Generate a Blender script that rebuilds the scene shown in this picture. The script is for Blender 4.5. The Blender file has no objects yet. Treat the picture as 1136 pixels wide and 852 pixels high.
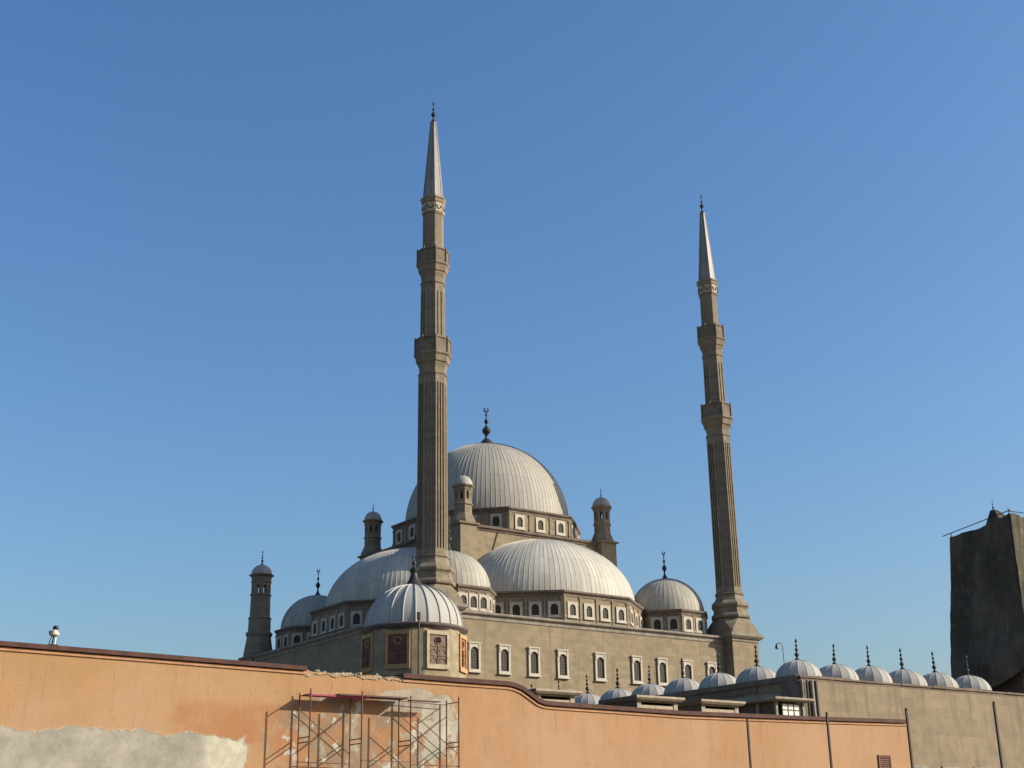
import bpy, math, random
from mathutils import Vector, Matrix
random.seed(7)
R = math.radians
PI = math.pi
scene = bpy.context.scene
COL = scene.collection

# ------------------------------------------------------------------ camera
cam_d = bpy.data.cameras.new('camera')
cam_d.sensor_width = 36.0
cam_d.lens = 36.0 * 1489.658 / 1136.0
cam_d.clip_start = 0.5
cam_d.clip_end = 20000
cam = bpy.data.objects.new('camera', cam_d)
COL.objects.link(cam)
rt = Vector((0.813696, -0.581041, -0.017037)); up = Vector((-0.17757, -0.276365, 0.944506)); fw = Vector((0.553505, 0.765515, 0.328052))
mw = Matrix.Identity(4)
for i in range(3):
    mw[i][0] = rt[i]; mw[i][1] = up[i]; mw[i][2] = -fw[i]
mw[0][3], mw[1][3], mw[2][3] = -79.6086, -125.9529, 0.0
cam.matrix_world = mw
scene.camera = cam

# ------------------------------------------------------------------ sky, sun, exposure
SUN_EL = R(26.2)
sun_h = Vector((0.759, -0.651)).normalized()
sun_vec = Vector((sun_h.x * math.cos(SUN_EL), sun_h.y * math.cos(SUN_EL), math.sin(SUN_EL)))
world = bpy.data.worlds.new('World')
scene.world = world
world.use_nodes = True
wn = world.node_tree.nodes; wl = world.node_tree.links
wn.clear()
sky = wn.new('ShaderNodeTexSky'); sky.sky_type = 'NISHITA'
sky.sun_disc = False
sky.sun_elevation = SUN_EL
sky.sun_rotation = math.atan2(sun_h.x, sun_h.y)
sky.altitude = 0; sky.air_density = 1.3; sky.dust_density = 2.5; sky.ozone_density = 5
bg = wn.new('ShaderNodeBackground'); bg.inputs['Strength'].default_value = 0.116
hs = wn.new('ShaderNodeHueSaturation'); hs.inputs['Saturation'].default_value = 1.15; hs.inputs['Hue'].default_value = 0.504
wo = wn.new('ShaderNodeOutputWorld')
wl.new(sky.outputs[0], hs.inputs['Color']); wl.new(hs.outputs[0], bg.inputs['Color']); wl.new(bg.outputs[0], wo.inputs['Surface'])
sun_d = bpy.data.lights.new('sun', 'SUN')
sun_d.energy = 5.0; sun_d.angle = R(0.55); sun_d.color = (1.0, 0.90, 0.74)
sun_o = bpy.data.objects.new('sun', sun_d)
COL.objects.link(sun_o)
sun_o.location = (60, -160, 90)
sun_o.rotation_euler = sun_vec.to_track_quat('Z', 'Y').to_euler()
scene.view_settings.view_transform = 'Standard'
scene.view_settings.look = 'None'
scene.view_settings.exposure = 0.55
scene.view_settings.gamma = 1.0
scene.view_settings.use_curve_mapping = False

# ------------------------------------------------------------------ node helpers
class NG:
    def __init__(s, name, rough=0.85, metal=0.0, spec=0.3):
        s.m = bpy.data.materials.new(name); s.m.use_nodes = True
        s.t = s.m.node_tree; s.n = s.t.nodes; s.l = s.t.links
        s.b = s.n['Principled BSDF']
        s.b.inputs['Roughness'].default_value = rough
        s.b.inputs['Metallic'].default_value = metal
        s.b.inputs['Specular IOR Level'].default_value = spec
        s.tc = s.n.new('ShaderNodeTexCoord')
        s.obj = s.tc.outputs['Object']
    def put(s, sock, v):
        if isinstance(v, bpy.types.NodeSocket): s.l.new(v, sock)
        elif v is not None:
            if isinstance(v, tuple) and len(v) == 3 and sock.type == 'RGBA': v = (*v, 1)
            sock.default_value = v
    def math(s, op, a, b=None, c=None):
        n = s.n.new('ShaderNodeMath'); n.operation = op
        s.put(n.inputs[0], a)
        if b is not None: s.put(n.inputs[1], b)
        if c is not None: s.put(n.inputs[2], c)
        return n.outputs[0]
    def sep(s, v):
        n = s.n.new('ShaderNodeSeparateXYZ'); s.put(n.inputs[0], v); return n.outputs
    def comb(s, x, y, z):
        n = s.n.new('ShaderNodeCombineXYZ')
        s.put(n.inputs[0], x); s.put(n.inputs[1], y); s.put(n.inputs[2], z); return n.outputs[0]
    def noise(s, scale, detail=4, rough=0.55, vec=None, dist=0.0):
        n = s.n.new('ShaderNodeTexNoise')
        n.inputs['Scale'].default_value = scale; n.inputs['Detail'].default_value = detail
        n.inputs['Roughness'].default_value = rough; n.inputs['Distortion'].default_value = dist
        s.put(n.inputs['Vector'], vec if vec is not None else s.obj)
        return n.outputs[0]
    def vscale(s, v, sc):
        n = s.n.new('ShaderNodeMapping'); s.put(n.inputs[0], v); n.inputs['Scale'].default_value = sc; return n.outputs[0]
    def ramp(s, f, a, b, lo=0.0, hi=1.0, smooth=True):
        n = s.n.new('ShaderNodeMapRange'); n.interpolation_type = 'SMOOTHSTEP' if smooth else 'LINEAR'
        s.put(n.inputs[0], f); n.inputs[1].default_value = a; n.inputs[2].default_value = b
        n.inputs[3].default_value = lo; n.inputs[4].default_value = hi
        return n.outputs[0]
    def mix(s, f, a, b, mode='MIX'):
        n = s.n.new('ShaderNodeMix'); n.data_type = 'RGBA'; n.blend_type = mode
        s.put(n.inputs[0], f); s.put(n.inputs[6], a); s.put(n.inputs[7], b)
        return n.outputs[2]
    def bump(s, h, strength=0.4, dist=0.05):
        n = s.n.new('ShaderNodeBump'); n.inputs['Strength'].default_value = strength; n.inputs['Distance'].default_value = dist
        s.put(n.inputs['Height'], h); s.l.new(n.outputs[0], s.b.inputs['Normal'])
    def col(s, c): s.put(s.b.inputs['Base Color'], c)

KA = 0.75
def sc(c, k): return tuple(min(1, x * k) for x in c)

def stone_mat(name, base, bw=1.1, bh=0.5, contrast=1.0, mortar=0.012, stain=1.0):
    base = sc(base, KA)
    g = NG(name, 0.9)
    x, y, z = g.sep(g.obj)
    u = g.math('ADD', x, g.math('MULTIPLY', y, 0.53))
    v = g.comb(u, z, 0.0)
    br = g.n.new('ShaderNodeTexBrick')
    g.put(br.inputs['Vector'], v)
    br.inputs['Color1'].default_value = (*sc(base, 1 - .14 * contrast), 1)
    br.inputs['Color2'].default_value = (*sc(base, 1 + .12 * contrast), 1)
    br.inputs['Mortar'].default_value = (*sc(base, .74), 1)
    br.inputs['Scale'].default_value = 1.0
    br.inputs['Mortar Size'].default_value = mortar
    br.inputs['Mortar Smooth'].default_value = 0.3
    br.inputs['Brick Width'].default_value = bw
    br.inputs['Row Height'].default_value = bh
    c = br.outputs['Color']
    big = g.noise(0.22, 5, 0.6)
    c = g.mix(g.ramp(big, .35, .7, 0, .55 * stain), c, sc(base, .72), 'MIX')
    n2 = g.noise(1.3, 5, 0.65)
    c = g.mix(g.ramp(n2, .42, .70, 0, .6 * stain), c, (base[0] * 1.18, base[1] * 1.12, base[2] * 1.0))
    st = g.noise(1.0, 4, 0.6, g.vscale(g.obj, (1.1, 1.1, .12)))
    c = g.mix(g.ramp(st, .50, .72, 0, .62 * stain), c, sc(base, .58))
    fine = g.noise(9, 3, 0.7)
    c = g.mix(g.ramp(fine, .3, .7, .0, .22), c, sc(base, .68))
    g.col(c)
    h = g.math('ADD', g.math('MULTIPLY', br.outputs['Fac'], -0.6), g.math('MULTIPLY', fine, 0.5))
    g.bump(h, 0.35, 0.04)
    return g.m

def plain_mat(name, base, rough=0.85, metal=0.0, var=0.25, scale=3.0, spec=0.3):
    base = sc(base, KA)
    g = NG(name, rough, metal, spec)
    n = g.noise(scale, 5, 0.65)
    c = g.mix(g.ramp(n, .3, .75, 0, 1), sc(base, 1 - var), sc(base, 1 + var * .6))
    n2 = g.noise(scale * 7, 3, 0.6)
    c = g.mix(g.ramp(n2, .4, .8, 0, var), c, sc(base, .6))
    g.col(c); g.bump(n2, .2, .02)
    return g.m

def lead_mat(name, base, npan, rows=0.0, rough=0.72, metal=0.0):
    """sheet metal: panels between meridian seams, each a shade of its own"""
    base = sc(base, KA)
    g = NG(name, rough, metal, 0.2)
    x, y, z = g.sep(g.obj)
    az = g.math('ARCTAN2', y, x)
    pf = g.math('MULTIPLY', g.math('ADD', az, PI), npan / (2 * PI))
    cell = g.math('FLOOR', pf)
    rowc = g.math('FLOOR', g.math('MULTIPLY', z, rows)) if rows else 0.0
    wn_ = g.n.new('ShaderNodeTexWhiteNoise'); wn_.noise_dimensions = '2D'
    g.put(wn_.inputs['Vector'], g.comb(cell, rowc, 0.0))
    c = g.mix(g.ramp(wn_.outputs[0], 0, 1, 0, 1, False), sc(base, .82), sc(base, 1.08))
    st = g.noise(1.0, 4, .6, g.comb(g.math('MULTIPLY', az, 9.0), g.math('MULTIPLY', z, .25), 0.0))
    c = g.mix(g.ramp(st, .45, .75, 0, .6), c, sc(base, .68))
    n2 = g.noise(.7, 5, .65)
    c = g.mix(g.ramp(n2, .4, .75, 0, .4), c, (base[0] * .86, base[1] * .83, base[2] * .78))
    oi = g.n.new('ShaderNodeObjectInfo')
    c = g.mix(g.math('MULTIPLY', oi.outputs['Random'], .35), c, (base[0] * .72, base[1] * .72, base[2] * .70))
    fr = g.math('ABSOLUTE', g.math('SUBTRACT', g.math('FRACT', pf), .5))
    c = g.mix(g.ramp(fr, .42, .49, 0, .6), c, sc(base, .5))
    if rows:
        fz = g.math('ABSOLUTE', g.math('SUBTRACT', g.math('FRACT', g.math('MULTIPLY', z, rows)), .5))
        c = g.mix(g.ramp(fz, .46, .5, 0, .3), c, sc(base, .55))
    g.col(c)
    g.bump(n2, .15, .05)
    return g.m

def wall_paint():
    g = NG('orange_plaster', 0.9, 0, .2)
    x, y, z = g.sep(g.obj)
    base = (.66, .335, .150)
    n1 = g.noise(.35, 5, .6); n2 = g.noise(2.2, 6, .65); nf = g.noise(14, 4, .7)
    c = g.mix(g.ramp(n1, .35, .7, 0, 1), (.445, .250, .103), (.495, .268, .108))
    # long gradient of two paint batches along the wall
    c = g.mix(g.ramp(x, -62, -50, 0, .6), c, (.475, .258, .128))
    c = g.mix(g.ramp(n2, .45, .75, 0, .3), c, (.43, .215, .085))
    c = g.mix(g.ramp(nf, .5, .75, 0, .22), c, (.37, .19, .08))
    st = g.noise(1.0, 5, .7, g.comb(g.math('MULTIPLY', x, 2.2), 0.0, g.math('MULTIPLY', z, .22)))
    c = g.mix(g.ramp(st, .54, .70, 0, .5), c, (.36, .19, .085))
    run = g.noise(1.0, 4, .7, g.comb(g.math('MULTIPLY', x, 5.5), 3.0, g.math('MULTIPLY', z, .35)))
    c = g.mix(g.math('MULTIPLY', g.ramp(run, .56, .66), g.ramp(z, 3.2, 5.8, .3, .85)), c, (.30, .17, .09))
    fade = g.noise(.18, 4, .6)
    c = g.mix(g.ramp(fade, .42, .62, 0, .55), c, (.52, .31, .165))
    st2 = g.noise(1.0, 3, .6, g.comb(g.math('MULTIPLY', x, 1.1), 7.0, g.math('MULTIPLY', z, .12)), .6)
    cr = g.math('ABSOLUTE', g.math('SUBTRACT', st2, .5))
    c = g.mix(g.ramp(cr, 0.0, .005, .28, 0), c, (.24, .12, .055))
    gb = g.n.new('ShaderNodeTexBrick'); g.put(gb.inputs['Vector'], g.comb(x, z, 0.0)); gb.inputs['Scale'].default_value = 1.0
    gb.inputs['Brick Width'].default_value = 1.35; gb.inputs['Row Height'].default_value = .62; gb.inputs['Mortar Size'].default_value = .02; gb.inputs['Mortar Smooth'].default_value = .8
    c = g.mix(g.math('MULTIPLY', gb.outputs['Fac'], g.ramp(g.noise(.9, 3, .6), .40, .62, 0, .30)), c, (.36, .205, .095))
    c = g.mix(g.ramp(g.noise(.55, 6, .7, g.vscale(g.obj, (1, 1, .6))), .50, .70, 0, .5), c, (.405, .215, .085))
    c = g.mix(g.ramp(g.noise(7, 5, .75), .56, .70, 0, .35), c, (.33, .185, .09))
    # domain distortion for the patch outlines
    d1 = g.math('MULTIPLY', g.math('SUBTRACT', g.noise(1.6, 5, .62), .5), 0.9)
    d2 = g.math('MULTIPLY', g.math('SUBTRACT', g.noise(.75, 3, .5, g.vscale(g.obj, (1, 1, 1.2))), .5), 1.0)
    d3 = g.math('MULTIPLY', g.math('SUBTRACT', g.noise(6.5, 4, .7), .5), .16)
    d = g.math('ADD', g.math('ADD', d1, d3), g.math('MULTIPLY', d2, .9))
    def box(x0, x1, z0, z1, k=1.0):   # signed "inside" value, >0 inside
        dx = g.math('ADD', x, g.math('MULTIPLY', d, k)); dz = g.math('ADD', z, g.math('MULTIPLY', d, k * .8))
        a = g.math('MINIMUM', g.math('SUBTRACT', dx, x0), g.math('SUBTRACT', x1, dx))
        b = g.math('MINIMUM', g.math('SUBTRACT', dz, z0), g.math('SUBTRACT', z1, dz))
        return g.math('MINIMUM', a, b)
    def ell(cx, cz, rx, rz, k=1.0):
        dx = g.math('ADD', x, g.math('MULTIPLY', d, k)); dz = g.math('ADD', z, g.math('MULTIPLY', d, k * .9))
        a = g.math('POWER', g.math('ABSOLUTE', g.math('DIVIDE', g.math('SUBTRACT', dx, cx), rx)), 2.4)
        b = g.math('POWER', g.math('ABSOLUTE', g.math('DIVIDE', g.math('SUBTRACT', dz, cz), rz)), 2.4)
        return g.math('SUBTRACT', 1.0, g.math('ADD', a, b))
    cem = g.mix(g.ramp(g.noise(1.1, 6, .65), .3, .7, 0, 1), (.30, .265, .185), (.47, .405, .285))
    cem = g.mix(g.ramp(g.noise(2.6, 6, .7), .52, .66, 0, .7), cem, (.40, .335, .235))
    cem = g.mix(g.ramp(g.noise(5, 5, .7), .5, .75, 0, .6), cem, (.24, .21, .145))
    cem_w = g.mix(g.ramp(g.noise(2.5, 5, .65), .35, .7, 0, 1), (.50, .44, .29), (.66, .58, .40))
    # darker fresh-orange repaint
    b0 = box(-62.9, -57.2, 3.2, 4.95, .75)
    c = g.mix(g.math('MULTIPLY', g.ramp(b0, 0, .45, 0, .9), g.ramp(g.noise(.8, 4, .6), .3, .6, .35, 1)), c, (.42, .185, .072))
    # worn region round the scaffold: bare orange, brown render, cement
    w0 = ell(-55.7, 3.6, 4.3, 1.75, 1.2)
    worn = g.mix(g.ramp(g.noise(.9, 5, .62), .42, .60, 0, 1), (.43, .20, .08), (.29, .195, .11))
    worn = g.mix(g.ramp(g.noise(1.5, 6, .66, g.vscale(g.obj, (1, 1, .8))), .52, .62, 0, .9), worn, (.38, .33, .22))
    c = g.mix(g.ramp(w0, 0, .35, 0, .95), c, worn)
    w1 = ell(-53.85, 5.12, 1.6, .42, .7)
    c = g.mix(g.ramp(w1, 0, .25, 0, .8), c, cem)
    w1b = ell(-52.75, 4.1, .85, 1.2, .8)
    c = g.mix(g.math('MULTIPLY', g.ramp(w1b, 0, .15, 0, .95), g.ramp(g.noise(1.3, 5, .65), .36, .46)), c, g.mix(.5, cem, cem_w))
    spl = g.math('MULTIPLY', g.ramp(w0, .15, .5), g.ramp(g.noise(1.25, 6, .7, g.vscale(g.obj, (1.0, 1, .9))), .56, .60))
    c = g.mix(spl, c, (.56, .50, .37))
    # the long grey cement patch at the foot, white-edged, with a whiter end
    p1 = box(-90, -60.2, -3, 3.72, .75)
    rim = g.ramp(p1, -.03, .03, 0, 1)
    c = g.mix(rim, c, (.52, .41, .27))
    body = g.mix(g.ramp(x, -61.9, -61.5), cem, cem_w)
    c = g.mix(g.ramp(p1, .015, .07, 0, 1), c, body)
    c = g.mix(1.0, c, (KA * .91, KA * .97, KA * 1.12), 'MULTIPLY')
    g.col(c)
    h = g.math('ADD', g.math('MULTIPLY', n2, .35), g.math('ADD', g.math('MULTIPLY', nf, .35), g.math('MULTIPLY', g.math('ADD', g.ramp(p1, 0, .06), g.ramp(w1, 0, .05)), -.6)))
    g.bump(h, .45, .05)
    return g.m

STONE = (.302, .241, .156)
M = {}
M['hall_stone'] = stone_mat('hall_limestone', STONE, 1.15, .52, 1.25, .014)
M['cube_stone'] = stone_mat('upper_limestone', sc(STONE, .98), 1.0, .5, 1.3, .014)
M['court_stone'] = stone_mat('courtyard_limestone', (.28, .222, .146), 1.45, .7, 1.1, .012, 1.2)
M['minaret_stone'] = stone_mat('minaret_limestone', (.265, .215, .152), .9, .5, 1.3, .016)
M['parapet_stone'] = plain_mat('weathered_parapet_stone', (.215, .175, .125), .9, 0, .3, 1.2)
M['trim_stone'] = plain_mat('trim_stone', (.31, .25, .17), .88, 0, .25, 1.3)
M['cornice_dark'] = plain_mat('weathered_cornice', (.20, .150, .115), .9, 0, .3, 1.2)
M['cornice_pale'] = plain_mat('pale_cornice', (.31, .27, .22), .9, 0, .3, .9)
M['white_frame'] = plain_mat('white_marble_frame', (.51, .46, .37), .7, 0, .15, 2.5)
M['pane'] = plain_mat('dark_window_pane', (.040, .034, .028), .55, 0, .35, 4, .2)
M['grille'] = plain_mat('window_grille', (.15, .128, .092), .85, 0, .25, 6)
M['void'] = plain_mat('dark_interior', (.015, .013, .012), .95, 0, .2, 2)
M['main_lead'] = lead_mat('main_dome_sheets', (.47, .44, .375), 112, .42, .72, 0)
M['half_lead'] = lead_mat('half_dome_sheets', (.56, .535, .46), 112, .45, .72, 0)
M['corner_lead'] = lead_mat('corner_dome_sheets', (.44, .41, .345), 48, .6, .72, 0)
M['turret_lead'] = lead_mat('turret_dome_sheets', (.42, .40, .37), 16)
M['small_lead'] = lead_mat('courtyard_dome_sheets', (.44, .42, .38), 16)
M['kiosk_lead'] = lead_mat('kiosk_dome_sheets', (.50, .485, .44), 24, 0, .68, 0)
M['spire_lead'] = lead_mat('spire_sheets', (.30, .285, .26), 8, .5, .55, .15)
M['bronze'] = plain_mat('dark_bronze', (.062, .058, .055), .5, .5, .3, 4)
M['orange'] = wall_paint()
M['coping'] = plain_mat('dark_red_coping', (.098, .042, .030), .8, 0, .35, 2.2)
M['render_edge'] = plain_mat('tan_moulding', (.50, .27, .14), .9, 0, .2, 2)
M['rubble'] = plain_mat('broken_rubble', (.46, .40, .27), .95, 0, .4, 4)
M['rust_steel'] = plain_mat('rusty_brown_steel', (.17, .075, .052), .6, .3, .35, 8)
M['pink_board'] = plain_mat('faded_red_board', (.42, .06, .13), .7, 0, .25, 4)
M['wood_board'] = plain_mat('grey_board', (.14, .085, .07), .85, 0, .3, 5)
M['black_steel'] = plain_mat('black_painted_steel', (.022, .018, .017), .5, .3, .25, 6)
M['kiosk_wall'] = plain_mat('ochre_plaster', (.37, .295, .185), .9, 0, .28, 1.6)
M['ochre_frame'] = plain_mat('yellow_ochre_frame', (.46, .31, .13), .85, 0, .25, 3)
M['orange_frame'] = plain_mat('orange_frame', (.56, .33, .14), .85, 0, .25, 3)
M['cream_frame'] = plain_mat('cream_frame', (.52, .44, .30), .85, 0, .25, 3)
M['red_panel'] = plain_mat('dark_red_shutter', (.22, .085, .06), .75, 0, .4, 5)
M['brown_panel'] = plain_mat('bare_brown_shutter', (.25, .175, .125), .85, 0, .4, 5)
M['bright_red_panel'] = plain_mat('orange_red_shutter', (.42, .16, .09), .8, 0, .4, 5)
M['kiosk_eave'] = plain_mat('grey_eave_lead', (.15, .115, .105), .7, .1, .3, 3)
M['cream'] = plain_mat('cream_plaster', (.44, .365, .27), .9, 0, .22, 2)
M['grey_plaster'] = plain_mat('grey_plaster', (.30, .285, .24), .9, 0, .3, .9)
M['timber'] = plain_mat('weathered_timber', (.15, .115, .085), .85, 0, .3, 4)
M['pale_timber'] = plain_mat('pale_timber', (.33, .29, .22), .85, 0, .25, 4)
M['white_pane'] = plain_mat('white_pane', (.74, .76, .66), .5, 0, .1, 4)
M['pipe'] = plain_mat('grey_pipe', (.30, .265, .22), .7, 0, .3, 2)
M['pipe_dark'] = plain_mat('dark_pipe', (.085, .075, .068), .7, 0, .3, 2)
M['lamp_metal'] = plain_mat('lamp_grey_steel', (.12, .12, .12), .5, .4, .2, 6)
M['lamp_glass'] = plain_mat('lamp_glass', (.5, .5, .48), .2, 0, .1, 6)
M['cream_housing'] = plain_mat('cream_housing', (.62, .57, .44), .6, 0, .12, 8)
M['white_steel'] = plain_mat('white_steel', (.78, .76, .70), .5, 0, .08, 8)
M['tower_brick'] = stone_mat('brown_masonry', (.15, .115, .085), .5, .3, 1.4, .02)

g = NG('ground_sand', .95)
n1 = g.noise(.05, 6, .6); n2 = g.noise(1.5, 5, .65)
c_ = g.mix(g.ramp(n1, .3, .7), (.15, .12, .085), (.20, .165, .115)); c_ = g.mix(g.ramp(n2, .4, .8, 0, .4), c_, (.12, .095, .07))
g.col(c_); g.bump(n2, .4, .05); M['sand'] = g.m

def net_mat():
    g = NG('sun_faded_netting', .95, 0, .1)
    x, y, z = g.sep(g.obj)
    n1 = g.noise(.35, 5, .62, g.vscale(g.obj, (1, 1, .55))); n2 = g.noise(1.6, 5, .65, g.vscale(g.obj, (1, 1, .6)))
    c = g.mix(g.ramp(n1, .35, .68), (.066, .057, .044), (.125, .105, .074))
    c = g.mix(g.ramp(n2, .5, .8, 0, .55), c, (.22, .18, .12))
    fz = g.math('ABSOLUTE', g.math('SUBTRACT', g.math('FRACT', g.math('MULTIPLY', z, .5)), .5))
    c = g.mix(g.ramp(fz, .44, .5, 0, .16), c, (.03, .028, .022))
    vs_ = g.noise(1.0, 5, .7, g.vscale(g.obj, (1.6, 1.6, .16)))
    c = g.mix(g.ramp(vs_, .45, .75, 0, .4), c, (.030, .028, .022))
    u = g.math('ADD', x, y)
    fu = g.math('ABSOLUTE', g.math('SUBTRACT', g.math('FRACT', g.math('MULTIPLY', u, .42)), .5))
    c = g.mix(g.ramp(fu, .46, .5, 0, .35), c, (.03, .028, .022))
    fine = g.noise(16, 2, .5)
    c = g.mix(g.ramp(fine, .45, .7, 0, .4), c, (.035, .032, .026))
    g.col(c); g.bump(n2, .5, .25)
    return g.m
M['net'] = net_mat()

# ------------------------------------------------------------------ mesh helpers
class MB:
    def __init__(s): s.v = []; s.f = []
    def add(s, vs, fs):
        k = len(s.v); s.v += [tuple(v) for v in vs]; s.f += [tuple(i + k for i in f) for f in fs]; return s
    def box(s, a, b, rz=0.0, c=None):
        x0, y0, z0 = a; x1, y1, z1 = b
        vs = [(x, y, z) for z in (z0, z1) for x, y in ((x0, y0), (x1, y0), (x1, y1), (x0, y1))]
        if rz:
            cc, ss = math.cos(rz), math.sin(rz); cx, cy = c
            vs = [(cx + (x - cx) * cc - (y - cy) * ss, cy + (x - cx) * ss + (y - cy) * cc, z) for x, y, z in vs]
        return s.add(vs, BOXF)
    def hexa(s, bot, top):
        return s.add(list(bot) + list(top), BOXF)
    def rings(s, rings, cap0=True, cap1=True):
        n = len(rings[0]); k = len(s.v); fs = []
        vs = [v for r in rings for v in r]
        for i in range(len(rings) - 1):
            for j in range(n):
                a = i * n + j; b = i * n + (j + 1) % n
                fs.append((a, b, b + n, a + n))
        if cap0: fs.append(tuple(range(n - 1, -1, -1)))
        if cap1: fs.append(tuple((len(rings) - 1) * n + j for j in range(n)))
        return s.add(vs, fs)
    def lathe(s, c, prof, n=24, rot=0.0, sx=1.0, sy=1.0, cap0=True, cap1=True):
        return s.rings([[(c[0] + r * sx * math.cos(rot + 2 * PI * j / n), c[1] + r * sy * math.sin(rot + 2 * PI * j / n), z) for j in range(n)] for r, z in prof], cap0, cap1)
    def prism(s, pts, z0, z1):
        n = len(pts)
        return s.rings([[(x, y, z0) for x, y in pts], [(x, y, z1) for x, y in pts]])
    def tube(s, path, r, n=8):
        rs = []
        P = [Vector(p) for p in path]
        for i, p in enumerate(P):
            d = (P[min(i + 1, len(P) - 1)] - P[max(i - 1, 0)]).normalized()
            u = d.cross(Vector((0, 0, 1)) if abs(d.z) < .9 else Vector((1, 0, 0))).normalized(); w = d.cross(u)
            rr = r[i] if isinstance(r, (list, tuple)) else r
            rs.append([tuple(p + rr * (math.cos(2 * PI * j / n) * u - math.sin(2 * PI * j / n) * w)) for j in range(n)])
        return s.rings(rs)
BOXF = [(3, 2, 1, 0), (4, 5, 6, 7), (0, 1, 5, 4), (1, 2, 6, 5), (2, 3, 7, 6), (3, 0, 4, 7)]

def abs_loc(o):
    v = Vector(o.location)
    return v + (abs_loc(o.parent) if o.parent else Vector((0, 0, 0)))

def obj(name, mb, mat, parent=None, origin=None, smooth=None):
    """verts are given in scene coordinates; the object origin is put at origin"""
    org = Vector(origin) if origin is not None else (abs_loc(parent) if parent else Vector((0, 0, 0)))
    me = bpy.data.meshes.new(name)
    me.from_pydata([tuple(Vector(v) - org) for v in mb.v], [], mb.f)
    me.update()
    if smooth:
        me.polygons.foreach_set('use_smooth', [True] * len(me.polygons))
        me.set_sharp_from_angle(angle=R(smooth))
    me.materials.append(mat)
    o = bpy.data.objects.new(name, me)
    COL.objects.link(o)
    if parent:
        o.parent = parent; o.location = org - abs_loc(parent)
    else: o.location = org
    return o

def thing(name, label, cat, loc=(0, 0, 0), group=None):
    o = bpy.data.objects.new(name, None); COL.objects.link(o)
    o.location = loc; o.empty_display_size = .5
    return tag(o, label, cat, group)
def tag(o, label, cat, group=None):
    o['label'] = label; o['category'] = cat
    if group: o['group'] = group
    return o
def structure(o): o['kind'] = 'structure'; return o

def place(src, parent, world_loc, rz, scale=None):
    """copy of a local-origin part (and its children) put at a scene position"""
    c = src.copy(); COL.objects.link(c)
    c.parent = parent; c.location = Vector(world_loc) - abs_loc(parent); c.rotation_euler = (0, 0, rz)
    if scale: c.scale = scale
    for ch in src.children:
        d = ch.copy(); COL.objects.link(d); d.parent = c
    return c

GZ = -1.6   # ground height; the camera stands at z = 0

def arch_outline(w, h, arched=True, n=10):
    """opening outline from bottom-left up, over and down to bottom-right; w half width"""
    if not arched: return [(-w, 0), (-w, h), (w, h), (w, 0)]
    sp = h - w * .95
    pts = [(-w, 0), (-w, sp)]
    for i in range(1, n): 
        a = PI - PI * i / n
        pts.append((w * math.cos(a), sp + w * .95 * math.sin(a)))
    return pts + [(w, sp), (w, 0)]

def window_meshes(w, h, fw_, fh, sill, depth=.16, arched=True, crest=False, grid=(3, 6)):
    """local: opening half width w, height h, sitting at z=sill above frame foot; outer frame half width fw_, height fh; front is -Y"""
    inn = [(x, z + sill) for x, z in arch_outline(w, h, arched)]
    n = len(inn)
    sp = inn[1][1]
    out = []
    for i, (x, z) in enumerate(inn):
        if i == 0: out.append((-fw_, 0))
        elif i == n - 1: out.append((fw_, 0))
        elif i == 1: out.append((-fw_, sp))
        elif i == n - 2: out.append((fw_, sp))
        else:
            dx, dz = x, max(z - sp, 1e-4)
            t = min(fw_ / abs(dx) if abs(dx) > 1e-6 else 1e9, (fh - sp) / dz)
            out.append((dx * t, sp + dz * t))
    # snap the nearest sample to each corner
    for sx in (-1, 1):
        k = min(range(2, n - 2), key=lambda i: (out[i][0] - sx * fw_) ** 2 + (out[i][1] - fh) ** 2) if arched else (1 if sx < 0 else 2)
        out[k] = (sx * fw_, fh)
    fr = MB(); yf = -depth
    vs = []
    for (x, z), (X, Z) in zip(inn, out):
        vs += [(x, yf, z), (X, yf, Z), (x, 0.0, z), (X, 0.0, Z)]
    fs = []
    for i in range(n - 1):
        a = 4 * i; b = 4 * (i + 1)
        fs += [(a, a + 1, b + 1, b), (a + 1, a + 3, b + 3, b + 1), (a, b, b + 2, a + 2)]
    fr.add(vs, fs)
    fr.box((-fw_, -depth + .003, 0), (fw_, 0, sill - .002))
    fr.box((-fw_ * 1.12, -depth * 1.6, -.10), (fw_ * 1.12, 0, .05))
    if crest:
        fr.box((-fw_ * 1.06, -depth * 1.5, fh - .02), (fw_ * 1.06, 0, fh + .13))
        for sx in (-1, 1):
            fr.box((sx * fw_ * .8 - .09, -depth * 1.25, fh - .75), (sx * fw_ * .8 + .09, -.0, fh - .01))
    pn = MB()
    pn.add([(x, -.012, z) for x, z in inn], [tuple(range(n))[::-1]])
    gr = MB()
    bw_ = .022
    nx, nz = grid
    for i in range(1, nx):
        x = -w + 2 * w * i / nx
        top = sill + h - (w * .95 - w * .95 * math.sqrt(max(0, 1 - (x / w) ** 2)) if arched else 0)
        gr.box((x - bw_, -.05, sill), (x + bw_, -.02, top))
    for j in range(1, nz):
        z = sill + h * j / nz; hw = w
        spz = sill + h - w * .95
        if arched and z > spz: hw = w * math.sqrt(max(0, 1 - ((z - spz) / (w * .95)) ** 2))
        gr.box((-hw, -.053, z - bw_), (hw, -.023, z + bw_))
    return fr, pn, gr

def make_window(parent, *a, frame_mat='white_frame', **k):
    fr, pn, gr = window_meshes(*a, **k)
    p = obj('window', pn, M['pane'], None, (0, 0, 0))
    f = obj('frame', fr, M[frame_mat], None, (0, 0, 0)); f.parent = p
    q = obj('grille', gr, M['grille'], None, (0, 0, 0)); q.parent = p
    return p

def drop(o):
    for ch in list(o.children): bpy.data.objects.remove(ch)
    bpy.data.objects.remove(o)

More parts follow.
